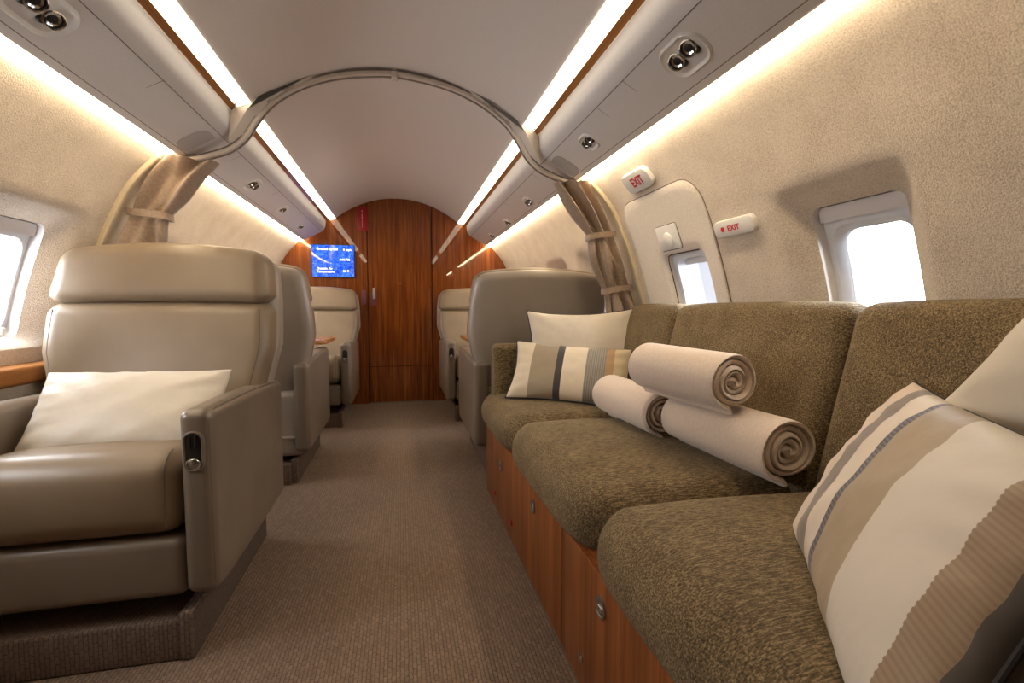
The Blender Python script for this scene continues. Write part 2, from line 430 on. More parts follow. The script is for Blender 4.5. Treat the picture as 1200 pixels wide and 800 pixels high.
def wall(s):
    ys = [Y0]
    for yc, k in WIN[s]: ys += list(yc + CH*SU)
    gaps = sorted(set(np.round(ys + [Y1+.03], 5)))
    full = []
    for a, b in zip(gaps, gaps[1:]):
        n = max(1, int((b-a)/.12)); full += list(np.linspace(a, b, n+1))[:-1]
    full.append(gaps[-1]); full = np.array(sorted(set(np.round(full, 5))))
    zs = np.concatenate([np.linspace(0, Z0, 9)[:-1], zc+zh*SU, np.linspace(Z1, 1.45, 8)[1:]])
    b = B()
    def incell(y, z): return Z0 < z < Z1 and any(abs(y-yc) < CH for yc, k in WIN[s])
    idx = {}; V = []; F = []
    for i, y in enumerate(full):
        for j, z in enumerate(zs): V.append(wp(s, y, z))
    nz = len(zs)
    for i in range(len(full)-1):
        for j in range(nz-1):
            if incell((full[i]+full[i+1])/2, (zs[j]+zs[j+1])/2): continue
            F.append((i*nz+j, i*nz+j+1, (i+1)*nz+j+1, (i+1)*nz+j))
    b.add(V, F)
    for yc, k in WIN[s]:
        cell = [wp(s, yc+u*CH, zc+w*zh) for (u, w) in PER]
        if k == 0:
            LL = [cell, wloop(s, yc, .195, .742, 1.185, .05, 0), wloop(s, yc, .178, .75, 1.168, .045, .008), wloop(s, yc, .135, .762, 1.123, .03, .044), wloop(s, yc, .125, .765, 1.114, .026, .05)]
        else:
            LL = [cell, wloop(s, yc, .17, .74, 1.10, .045, 0), wloop(s, yc, .122, .76, 1.075, .03, .02)]
        b.add(*rings(LL))
    # the crown of the fuselage behind the overhead panels
    crown = [(wx(1.45), 1.45), (.80, 1.50), (.72, 1.64), (.5, 1.79), (.25, 1.87), (-.002, 1.895)]
    V = [(s*x, y, z) for y in (Y0, Y1+.03) for x, z in crown]
    F = [(i, i+1, 7+i-0, 6+i) for i in range(5)]
    b.add(V, F)
    o = mesh('wall_right' if s > 0 else 'wall_left', b.V, b.F, M['wall'], flip=False)
    return struct(o)
wall(1); wall(-1)

nwin = 0
def window(s, yc, kind):
    global nwin; nwin += 1
    e = thing('window_%d' % nwin, wp(s, yc, .765), '', ''); del e['label']; del e['category']; e['kind'] = 'structure'
    if kind == 0:
        mesh('window_lip', *rings([wloop(s, yc, .125, .765, 1.114, .026, .05), wloop(s, yc, .124, .766, 1.113, .026, .082)]), M['winlip'], e, flip=False)
        # shade housing: a plate with a rounded opening, thicker band along the top
        mesh('window_frame', *rings([wloop(s, yc, .1245, .7655, 1.1135, .026, .080), wloop(s, yc, .109, .780, 1.060, .05, .078), wloop(s, yc, .106, .783, 1.056, .048, .083),
                                     wloop(s, yc, .098, .793, 1.043, .045, .096), wloop(s, yc, .095, .797, 1.038, .042, .115)]), M['winframe'], e, flip=False)
        P = [wp(s, yc+y, z, d) for d in (.081, .068) for y in (-.122, .122) for z in (1.073, 1.11)]
        mesh('window_shade', P, [(0, 1, 3, 2), (4, 6, 7, 5), (0, 4, 5, 1), (2, 3, 7, 6), (0, 2, 6, 4), (1, 5, 7, 3)], M['shade'], e)
        P = wp(s, yc+(.09 if s < 0 else -.09), .783, .07); _, ex, ey, ez = wframe(s, yc, .783)
        mesh('shade_tab', *plate(.008, .011, .003, -.006, .008, .002, P, ex, ey, ez), M['plastic'], e)
        L = wloop(s, yc, .0965, .795, 1.040, .044, .110)
    else:
        mesh('window_frame', *rings([wloop(s, yc, .122, .76, 1.075, .03, .02), wloop(s, yc, .120, .763, 1.072, .03, .026), wloop(s, yc, .102, .785, 1.050, .035, .027), wloop(s, yc, .100, .788, 1.046, .035, .060), wloop(s, yc, .095, .79, 1.032, .045, .118)]), M['winframe'], e, flip=False)
        L = wloop(s, yc, .0965, .789, 1.034, .044, .112)
    mesh('pane', L, [tuple(range(len(L)))], M['glass'], e, flip=False)
    # daylight portal in the opening
    ld = bpy.data.lights.new('window_portal', 'AREA'); ld.shape = 'RECTANGLE'; ld.size = .18; ld.size_y = .26; ld.cycles.is_portal = True
    lo = bpy.data.objects.new('window_portal', ld); link(lo)
    O, ex, ey, ez = wframe(s, yc, .92, .125)
    lo.matrix_world = Matrix([[ex[i], ey[i], -(-ez[i]), O[i]] for i in range(3)] + [[0, 0, 0, 1]])
    # area lights shine along local -Z: turn so that -Z is inward
    lo.matrix_world = Matrix([[-ex[i], ey[i], -ez[i], O[i]] for i in range(3)] + [[0, 0, 0, 1]])
for s in (1, -1):
    for yc, k in WIN[s]: window(s, yc, k)

def strip_mesh(name, prof, y0, y1, mat, thick=.0, **kw):
    """profile (x, z) extruded along y; thick>0 closes it into a solid"""
    P = list(prof)
    V = [(x, y0, z) for x, z in P] + [(x, y1, z) for x, z in P]; n = len(P)
    F = [(i, i+1, n+i+1, n+i) for i in range(n-1)]
    return mesh(name, V, F, mat, **kw)

# floor, ceiling, ends
struct(mesh('floor', *box(-1.12, 1.12, Y0, Y1+.02, -.03, 0), M['carpet'], origin=(0, 0, 0)))
CE = [(0, 1.838), (.08, 1.835), (.16, 1.823), (.24, 1.802), (.32, 1.772), (.40, 1.733), (.47, 1.69), (.533, 1.645)]
cp = [(-x, z) for x, z in CE[::-1]] + CE[1:]
cp2 = [(x*1.0, z+.012) for x, z in cp[::-1]]
V, F = sweep([(0, Y0, 0), (0, Y1, 0)], cp+cp2, (1, 0, 0), (0, 0, 1))
struct(mesh('ceiling', V, F, M['ceiling'], smooth=30))
# overhead service panels, with a rounded far end
def panel(s, n):
    pr = [(.604, 1.6135), (.606, 1.585), (.610, 1.558), (.618, 1.538), (.640, 1.518), (.70, 1.484), (.75, 1.456), (.785, 1.438), (.793, 1.438), (.797, 1.444), (.795, 1.455), (.73, 1.50), (.65, 1.56), (.615, 1.612)]
    b = B()
    ys = [Y0, 4.30, 4.38, 4.42, 4.44, 4.45]; ins = [0, 0, .006, .02, .04, .075]
    cx, czz = .70, 1.52
    loops = []
    for y, k in zip(ys, ins):
        f = 1-k/.10*.8
        loops.append([(s*(cx+(x-cx)*(1 if k == 0 else max(f, .3))), y, czz+(z-czz)*(1 if k == 0 else max(f, .3))) for x, z in pr])
    loops = [[(s*x, y, z) for x, z in pr] for y in (Y0, 4.44)]
    loops.append([(s*(cx+(x-cx)*.985), 4.455, czz+(z-czz)*.97) for x, z in pr])
    b.add(*rings(loops, True, True))
    o = struct(mesh('trim_%d' % n, b.V, b.F, M['panel'], smooth=50))
    g = B()
    def slope(x): return 1.518 + (x-.640)*(1.438-1.518)/(.785-.640)
    nx, nz = -.483, -.875
    def line(p, q, w=.0011):
        P = []
        for (x, y) in (p, q): P.append((x, y))
        d = np.array(q)-np.array(p); d = d/np.linalg.norm(d); t = np.array([-d[1], d[0]])*w
        V = []
        for out in (-.0008, .0006):
            for (x, y) in (np.array(p)+t, np.array(p)-t, np.array(q)-t, np.array(q)+t): V.append((s*(x+nx*out), y, slope(x)+nz*out))
        g.add(V, [(0, 1, 2, 3), (7, 6, 5, 4), (0, 4, 5, 1), (1, 5, 6, 2), (2, 6, 7, 3), (3, 7, 4, 0)])
    line((.641, Y0), (.641, 4.40)); line((.768, Y0), (.768, 4.40))
    for y in ((.82, 1.33, 1.52, 2.32, 2.98, 3.62, 4.25) if s > 0 else (.7, 1.62, 2.32, 2.98, 3.62, 4.25)): line((.641, y), (.768, y), .0009)
    mesh('panel_seam', g.V, g.F, M['seam'], o, smooth=0)
    return o
panel(1, 1); panel(-1, 2)
for s, n in ((1, 3), (-1, 4)):
    V, F = sweep([(0, Y0, 0), (0, Y1-.01, 0)], [(s*.5803, 1.6235), (s*.603, 1.6145), (s*.605, 1.621), (s*.584, 1.633)], (1, 0, 0), (0, 0, 1))
    struct(mesh('trim_%d' % n, V, F, M['woody'], smooth=0))

# light strips
def strip(kind, s, y0, y1, label):
    if kind == 'inner': pr = [(s*.531, 1.643), (s*.545, 1.635), (s*.566, 1.627), (s*.5795, 1.6235), (s*.583, 1.632), (s*.537, 1.652)]
    else: pr = [(s*x, z) for x, z in ((.7985, 1.443), (.802, 1.4365), (.808, 1.432), (.816, 1.4305), (.824, 1.4335), (.830, 1.440), (.832, 1.447), (.815, 1.456), (.801, 1.452))]
    V, F = sweep([(0, y0, 0), (0, y1, 0)], pr, (1, 0, 0), (0, 0, 1))
    o = mesh('light_strip', V, F, M[kind], smooth=40); tag(o, label, 'light', 'cabin light strips')
    # end clips that hold the lens
    for y in (y0+.03, y1-.03):
        x, z = ((.575, 1.622) if kind == 'inner' else (.816, 1.4305))
        mesh('lens_clip', *lathe([(.0015, .004), (.0035, .001), (.0035, -.003)], (s*x, y, z), (-s*.3, 0, -1), (0, 1, 0), 8), M['steel'], o)
YT = 2.118
side = {1: 'right', -1: 'left'}
for s in (1, -1):
    strip('inner', s, .40, YT-.055, 'lit ceiling strip on the %s, between ceiling and wood edge, nearer than the curtain track' % side[s])
    strip('inner', s, YT+.01, Y1-.012, 'lit ceiling strip on the %s, between curtain track and wooden bulkhead' % side[s])
    strip('outer', s, .40, YT-.05, 'lit strip washing the %s wall, nearer than the curtain' % side[s])
    strip('outer', s, YT+.05, Y1-.012, 'lit strip washing the %s wall, between curtain and wooden bulkhead' % side[s])

# bulkhead: full-section wood panels with a door
def section(x0, x1, z0=0.):
    """polygon of the cabin section between x0 and x1"""
    def top(x):
        a = abs(x)
        pts = [(0, 1.9), (.5, 1.8), (.72, 1.65), (.82, 1.47), (.9, 1.40), (1.0, 1.25), (1.09, 1.03), (1.17, .72)]
        return float(np.interp(a, [p[0] for p in pts], [p[1] for p in pts]))
    xs = np.linspace(x0, x1, 24)
    return [(x0, z0)] + [(x1, z0)] + [(x, top(x)) for x in xs[::-1]]
def flat(poly, y0, y1):
    n = len(poly); V = [(x, y0, z) for x, z in poly] + [(x, y1, z) for x, z in poly]
    F = [tuple(range(n)), tuple(range(2*n-1, n-1, -1))] + [(i, (i+1) % n, n+(i+1) % n, n+i) for i in range(n)]
    return V, F
wb = B(); wb.add(*flat(section(-1.17, -.277), 4.515, 4.56)); wb.add(*flat(section(.297, 1.17), 4.515, 4.56))
struct(mesh('wall_front', wb.V, wb.F, M['wood'], smooth=0))
struct(mesh('trim_5', *flat(section(-.30, .32), 4.535, 4.57), M['gap'], smooth=0))
d1 = thing('door_1', (0, 4.52, 0), '', ''); del d1['label']; del d1['category']; d1['kind'] = 'structure'
mesh('upper_panel', *flat(section(-.268, .288, .337), 4.520, 4.55), M['wood'], d1, smooth=0)
mesh('lower_panel', *box(-.268, .288, 4.520, 4.55, .012, .332), M['wood'], d1, smooth=0)
mesh('door_handle', *plate(.012, .05, .010, 0, .014, .005, (-.222, 4.521, .995), (1, 0, 0), (0, 0, 1), (0, -1, 0)), M['steel'], d1)
mesh('lock_plate', *plate(.022, .065, .012, 0, .004, .002, (-.226, 4.521, .945), (1, 0, 0), (0, 0, 1), (0, -1, 0)), plain('plum_plate', (.14, .035, .07), .35), d1)
mesh('door_plate', *plate(.006, .003, .002, 0, .004, .001, (.008, 4.521, 1.085), (1, 0, 0), (0, 0, 1), (0, -1, 0)), M['chrome'], d1)
struct(mesh('trim_6', *box(-.275, .295, 4.50, 4.535, 0, .012), M['chrome'], smooth=0))
struct(mesh('wall_rear', *flat(section(-1.17, 1.17), Y0-.05, Y0), M['wood'], smooth=0))
sp = mesh('switch_plate', *plate(.018, .065, .012, 0, .004, .002, (-.31, 4.514, .96), (1, 0, 0), (0, 0, 1), (0, -1, 0)), plain('plum_switch', (.16, .045, .07), .35))
tag(sp, 'small plum switch plate on the bulkhead just left of the door handle', 'switch')

# screen on the bulkhead
sc = thing('wall_screen', (-.559, 4.51, 1.13), 'lit blue moving map screen on the left of the wooden bulkhead', 'screen')
mesh('bezel', *plate(.180, .144, .006, 0, .014, .003, (-.559, 4.515, 1.272), (1, 0, 0), (0, 0, 1), (0, -1, 0)), M['black'], sc)
dsp = mesh('display', *plate(.174, .138, .003, 0, .003, .001, (-.559, 4.501, 1.272), (1, 0, 0), (0, 0, 1), (0, -1, 0)), M['screen'], sc)
for body, x, z, s_ in (('Ground Speed', -.695, 1.375, .030), ('0 mph', -.475, 1.372, .028), ('0:00 PM', -.505, 1.285, .026), ('Outside Air', -.695, 1.207, .027), ('Temperature', -.695, 1.180, .027), ('30 C', -.48, 1.186, .026)):
    text('screen_text', body, s_, (x, 4.4968, z), (1, 0, 0), (0, 0, 1), (0, -1, 0), M['screentext'], sc, 'LEFT', bold=.0006)
pl = thing('red_placard', (-.308, 4.512, 1.54), 'narrow red placard standing upright beside the door on the bulkhead', 'sign')
mesh('plate', *plate(.046, .105, .016, 0, .005, .002, (-.308, 4.515, 1.645), (1, 0, 0), (0, 0, 1), (0, -1, 0)), M['placard'], pl)
lb = B()
for z, h_, w_ in ((1.715, .010, .007), (1.698, .008, .007), (1.678, .013, .006), (1.660, .010, .009), (1.638, .016, .004), (1.616, .012, .004), (1.598, .014, .004), (1.580, .010, .004)):
    lb.add(*box(-.310-w_/2, -.310+w_/2, 4.5092, 4.5102, z-h_/2, z+h_/2))
mesh('lettering', lb.V, lb.F, M['placardtext'], pl, smooth=0)

# reading light units on the overhead panels
def on_panel(s, x):
    z = 1.518 + (x-.640)*(1.438-1.518)/(.785-.640); d = np.array([.145, 0, -.08]); d /= np.linalg.norm(d)
    down = np.array([-.483*s, 0, -.875]); down /= np.linalg.norm(down)
    out = np.array([s*d[0], 0, d[2]])        # towards the wall
    return np.array([s*x, 0, z]), out, down
def reading_light(s, x, y, hw, hl, label, single=False):
    O, out, dn = on_panel(s, x); O = O + np.array([0, y, 0]); ey = np.array([0, 1., 0])
    e = thing('reading_light', O, label, 'light', 'overhead reading lights')
    mesh('bezel', *rings([place([(a, b, z) for a, b in rrect(hw-k, hl-k, min(hw, hl)-k-.002, 8)], O, out, ey, dn) for k, z in ((0, 0), (.002, .004), (.006, .007), (.011, .003), (.015, .0006))], False, True), M['plastic'], e)
    n = (1,) if single else (-1, 1)
    for q in n:
        c = O + ey*(q*hl*(.36 if not single else .0)) - out*(hw*.12) + out*(q*hw*.06)
        ax = dn*.86 - ey*.30 - out*.2; ax /= np.linalg.norm(ax)
        r = hw*.42
        lp = mesh('lamp', *lathe([(r*.9, -.004), (r, .002), (r, .010), (r*.86, .012), (r*.80, .009), (r*.72, .004), (r*.2, -.001)], c, ax, ey, 20), M['lamp'], e)
        mesh('lens', *lathe([(r*.5, -.001), (r*.46, .0045), (r*.1, .006)], c, ax, ey, 14), M['black'], lp)
        mesh('lamp_hinge', *lathe([(r*.4, -.003), (r*.42, .006), (r*.3, .009)], c+out*r*.75+ey*r*.5*0-ey*r*.55, ax, ey, 10), M['black'], lp)
reading_light(1, .700, 1.105, .052, .080, 'largest reading light unit on the right overhead panel, nearest the camera')
reading_light(1, .703, 1.735, .040, .052, 'reading light unit on the right overhead panel just before the curtain track')
reading_light(1, .733, 2.70, .046, .062, 'right overhead reading light, first one beyond the curtain track')
reading_light(1, .748, 3.33, .042, .060, 'right overhead reading light, second one beyond the curtain track', True)
reading_light(1, .752, 3.95, .038, .055, 'right overhead reading light closest to the wooden bulkhead', True)
reading_light(-1, .705, 1.235, .052, .085, 'large reading light unit on the left overhead panel, nearest the camera')
reading_light(-1, .703, 2.70, .046, .062, 'left overhead reading light, first one beyond the curtain track')
reading_light(-1, .703, 3.33, .042, .060, 'left overhead reading light, second one beyond the curtain track', True)
reading_light(-1, .715, 3.95, .038, .055, 'left overhead reading light above the blue screen', True)
for s in (1, -1):
    O, out, dn = on_panel(s, .712); O = O + np.array([0, 2.045, 0]); ey = np.array([0, 1., 0])
    P = [(.062*math.cos(t), -.085*math.sin(t)) for t in np.linspace(0, PI, 14)]
    P = [(-.058, .03), (.058, .03)] + [(.062*math.copysign(abs(math.cos(t))**.6, math.cos(t)), -.075*abs(math.sin(t))**.6) for t in np.linspace(0, PI, 16)]
    V, F = rings([place([(a, b, z) for a, b in P], O, out, ey, dn) for z in (0, .0016)], True, True)
    tag(mesh('track_cover', V, F, M['patch'], smooth=0), 'grey rounded cover on the %s overhead panel touching the curtain track' % side[s], 'cover', 'grey covers beside the curtain track')

# ------------------------------------------------------------------ curtain track, curtains, wall rails
def smooth_path(P, n):
    P = np.array(P, float); t = np.concatenate([[0], np.cumsum(np.linalg.norm(np.diff(P, axis=0), axis=1))]); t /= t[-1]
    m = np.gradient(P, t, axis=0); q = np.linspace(0, 1, n); i = np.clip(np.searchsorted(t, q)-1, 0, len(t)-2)
    h = (t[i+1]-t[i])[:, None]; u = ((q-t[i])/(t[i+1]-t[i]))[:, None]
    return (2*u**3-3*u**2+1)*P[i]+(u**3-2*u**2+u)*h*m[i]+(-2*u**3+3*u**2)*P[i+1]+(u**3-u**2)*h*m[i+1]
half = [(.10, 1.816), (.28, 1.776), (.40, 1.718), (.475, 1.660), (.530, 1.590), (.568, 1.528), (.62, 1.482), (.69, 1.452), (.76, 1.432), (.815, 1.424)]
tp = smooth_path([(-x, z) for x, z in half[::-1]] + [(0, 1.824)] + half, 120)
tr = thing('curtain_track', (0, YT, 1.80), 'beige curved curtain track arching across the cabin ceiling', 'track')
T = np.gradient(tp, axis=0); T /= np.linalg.norm(T, axis=1, keepdims=True); N = np.stack([-T[:, 1], 0*T[:, 0], T[:, 0]], 1)
path = np.stack([tp[:, 0], 0*tp[:, 0]+YT, tp[:, 1]], 1)
prof = [(a, b) for b, a in rrect(.021, .010, .005, 3)]
V, F = sweep(path, prof, N, (0, 1, 0)); mesh('rail_body', V, F, M['track'], tr)
V, F = sweep(path, [(a-.011, b) for b, a in rrect(.005, .003, .0015, 2)], N, (0, 1, 0)); mesh('rail_slot', V, F, plain('slot_grey', (.24, .20, .18), .5), tr)
V, F = sweep(path+N*.006, [(a, b-.0235) for b, a in rrect(.003, .002, .001, 1)], N, (0, 1, 0)); mesh('rail_lip', V, F, plain('lip_grey', (.16, .13, .11), .5), tr)
mesh('rail_joint', *rbox((-.012, YT-.024, 1.806), (.012, YT+.024, 1.842), .004), M['track'], tr)
for s in (1, -1):
    # filler that bridges the step between ceiling and overhead panel
    P = [(.30, 1.772), (.40, 1.722), (.475, 1.664), (.53, 1.595), (.568, 1.53), (.605, 1.50), (.600, 1.60), (.586, 1.622), (.535, 1.645), (.47, 1.692), (.40, 1.735), (.32, 1.773)]
    V = []; 
    for y, k in ((YT-.022, 0), (YT-.058, 1)):
        for i, (x, z) in enumerate(P):
            f = k*(1 if i < 6 else 0); V.append((s*(x+.012*f), y+(.022 if (i in (0, 5, 11) and k) else 0), z+.022*f*(1 if i < 5 else .2)))
    n = len(P); F = [tuple(range(n)), tuple(range(2*n-1, n-1, -1))] + [(i, (i+1) % n, n+(i+1) % n, n+i) for i in range(n)]
    mesh('track_filler', V, F, M['track'], tr, smooth=30)

def curtain(s, label, straps, seed, fine):
    Lp = [((.690 if s > 0 else .665), 1.425), (.722, 1.36), (.780, 1.275), (.845, 1.195), (.858, 1.12), (.900, 1.01), (.945, .90), (.955, .78), (.97, .55)]
    Rp = [(.835, 1.432), (.895, 1.352), (.952, 1.250), (.985, 1.175), (1.005, 1.12), (1.045, 1.01), (1.082, .90), (1.112, .78), (1.128, .55)]
    n = 56; A = smooth_path(Lp, n); Bp = smooth_path(Rp, n)
    rnd = random.Random(seed); ph = [rnd.uniform(0, 6) for _ in range(6)]
    m = 34; loops = []
    zs = []
    for i in range(n):
        t = i/(n-1); z = (A[i]+Bp[i])[1]/2; zs.append(z)
        pinch = max([math.exp(-((z-zz)/.055)**2) for zz in straps] + [0])
        dep = .078*(1-.5*pinch); L = []
        c0, c1 = A[i], Bp[i]; mid = (c0+c1)/2; c0 = mid+(c0-mid)*(1-.12*pinch)
        for j in range(m):
            u = j/(m-1); e = max(0, 1-(2*u-1)**2)**.35
            f = .55+.45*math.sin(fine*PI*u+ph[0]+1.6*math.sin(2.4*t*PI+ph[1]))*(1-.35*pinch) + .16*math.sin(2.3*fine*PI*u+ph[2]+4*t)
            p = c0+(c1-c0)*u; L.append((s*p[0], YT-.004-dep*e*f, p[1]))
        for j in range(m-1, -1, -1):
            u = j/(m-1); e = max(0, 1-(2*u-1)**2)**.35; p = c0+(c1-c0)*u
            L.append((s*p[0], YT+.004+.04*e, p[1]))
        loops.append(L)
    V, F = rings(loops, True, True)
    root = thing('curtain', (s*1.0, YT, .55), label, 'curtain', 'cabin divider curtains')
    mesh('curtain_cloth', V, F, M['curtain'], root, smooth=60)
    for zz in straps:
        i = int(np.argmin(np.abs(np.array(zs)-zz)))
        rl = []
        for k, off in ((0, .0), (1, .004), (2, .004), (3, .0)):
            w = (-.013, -.013, .013, .013)[k]; c0, c1 = A[i], Bp[i]
            dirn = (c1-c0)/np.linalg.norm(c1-c0); up = np.array([-dirn[1], dirn[0]]); up = up if up[1] > 0 else -up
            L = []
            for a in np.linspace(0, 2*PI, 40, endpoint=False):
                hw = np.linalg.norm(c1-c0)*.5*.93+off; cc = (c0+c1)/2 + dirn*hw*.07
                q = cc+dirn*(hw*math.copysign(abs(math.cos(a))**.7, math.cos(a)))+up*(w+.012*math.cos(a))
                sn = math.sin(a); yy = YT-.003+(-(.050+off) if sn > 0 else (.044+off))*abs(sn)**.5
                L.append((s*q[0], yy, q[1]))
            rl.append(L)
        rl.append(rl[0])
        mesh('strap', *rings(rl), M['curtain'], root, smooth=60)
    return root
curtain(1, 'taupe curtain gathered on the right wall behind the sofa with two straps', (1.195, .955), 3, 5)
curtain(-1, 'taupe curtain gathered on the left wall above the leather seats', (1.215, .97), 11, 2.2)
for s in (1, -1):
    zz = np.linspace(1.425, .35, 40)
    P = [wp(s, YT-.068, z, -.004) for z in zz]
    Nn = [np.array([-s*wn(z)[0], 0, -wn(z)[1]]) for z in zz]
    V, F = sweep(P, [(a, b) for b, a in rrect(.012, .012, .006, 4)], Nn, (0, 1, 0))
    o = mesh('wall_rail', V, F, M['rail']); tag(o, 'cream curved rail on the %s wall beside the gathered curtain' % side[s], 'rail', 'curved curtain rails on the walls')
    Pg = [wp(s, YT-.049, z, -.003) for z in np.linspace(1.415, .36, 36)]
    mesh('rail_groove', *tube(Pg, .0045, 6), M['stitch'], o)
    for z in ((1.08, .93) if s > 0 else (1.27, 1.10)):
        c = wp(s, YT-.056, z, -.006); n = wn(z)
        mesh('snap_button', *lathe([(.005, -.002), (.005, .003), (.003, .005)], c, (-s*n[0], .6, -n[1]), (0, 1, 0), 10), M['steel'], o)

# ------------------------------------------------------------------ exit hatch and signs on the right wall
hz = 1
def ploop(yc, hy, z0, z1, r, out): return wloop(1, yc, hy, z0, z1, r, out)
ht = thing('door_2', wp(1, 1.72, .45), '', ''); del ht['label']; del ht['category']; ht['kind'] = 'structure'
LL = [ploop(1.72, .270, .42, 1.306, .085, .002), ploop(1.72, .270, .42, 1.306, .085, -.006), ploop(1.72, .266, .425, 1.302, .082, -.009)]
for k in np.linspace(.1, 1, 7):   # pull the outline in to the window opening
    a = ploop(1.72, .266, .425, 1.302, .082, -.009); b_ = ploop(1.66, .146, .745, 1.092, .04, -.009)
    L = []
    for p, q in zip(a, b_):
        y = p[1]+(q[1]-p[1])*k; z = p[2]+(q[2]-p[2])*k; L.append(wp(1, y, float(np.clip(z, .05, 1.44)), -.009))
    LL.append(L)
LL += [wloop(1, 1.66, .135, .752, 1.083, .035, -.002), wloop(1, 1.66, .122, .76, 1.075, .03, .020)]
mesh('hatch_panel', *rings(LL), M['door'], ht, smooth=50)
pth = np.array(ploop(1.72, .2725, .42, 1.3085, .087, -.001)); mesh('hatch_gap', *tube(pth, .0015, 6, True), M['seam'], ht)
# handle cover above the hatch window
O, ex, ey, ez = wframe(1, 1.705, 1.142, -.009)
cv = mesh('handle_cover', *plate(.070, .048, .008, -.002, .006, .002, O, ex, ey, ez), M['plastic'], ht)
mesh('cover_gap', *tube(place([(a, b, .0005) for a, b in rrect(.0715, .0495, .009, 5)], O, ex, ey, ez), .0016, 6, True), M['gap'], ht)
mesh('handle_knob', *lathe([(.034, .004), (.032, .012), (.022, .017), (.004, .018)], O-ey*.012, ez, ex, 22), M['plastic'], cv)
O, ex, ey, ez = wframe(1, 1.66, 1.034, .062)
mesh('hatch_shade', *plate(.098, .014, .012, -.03, .004, .002, O, ex, ey, ez), M['shade'], ht)
mesh('shade_gap', *tube([wp(1, 1.66+y, z, .008) for y, z in ((.123, .80), (.1235, .95), (.122, 1.05), (.114, 1.070), (.09, 1.076), (-.09, 1.076))], .002, 6), M['gap'], ht)

def exit_sign(y, z, hw, hh, r, dep, label, body, size, bold, xs, dx=0, dot=False, mat=M['plastic']):
    O, ex, ey, ez = wframe(1, y, z)
    e = thing('exit_sign', O, label, 'sign')
    mesh('sign_body', *plate(hw, hh, r, -.004, dep, dep*.35, O, ex, ey, ez, 8), mat, e)
    text('lettering', body, size, O+ez*(dep+.0004)+ex*dx-ey*.001, ex, ey, ez, M['redtext'], e, 'CENTER', xs, .0005, bold)
    if dot: mesh('red_dot', *lathe([(.0085, -.001), (.0085, .0012)], O+ez*dep-ex*.046, ez, ex, 18), M['redtext'], e)
exit_sign(1.735, 1.360, .094, .041, .030, .018, 'short white EXIT sign on the right wall above the hatch', 'EXIT', .050, .0014, .82, .008)
exit_sign(1.338, 1.124, .092, .027, .020, .016, 'long white EXIT sign with a red dot between hatch and window', 'EXIT', .024, .0006, 1.1, .004, True)

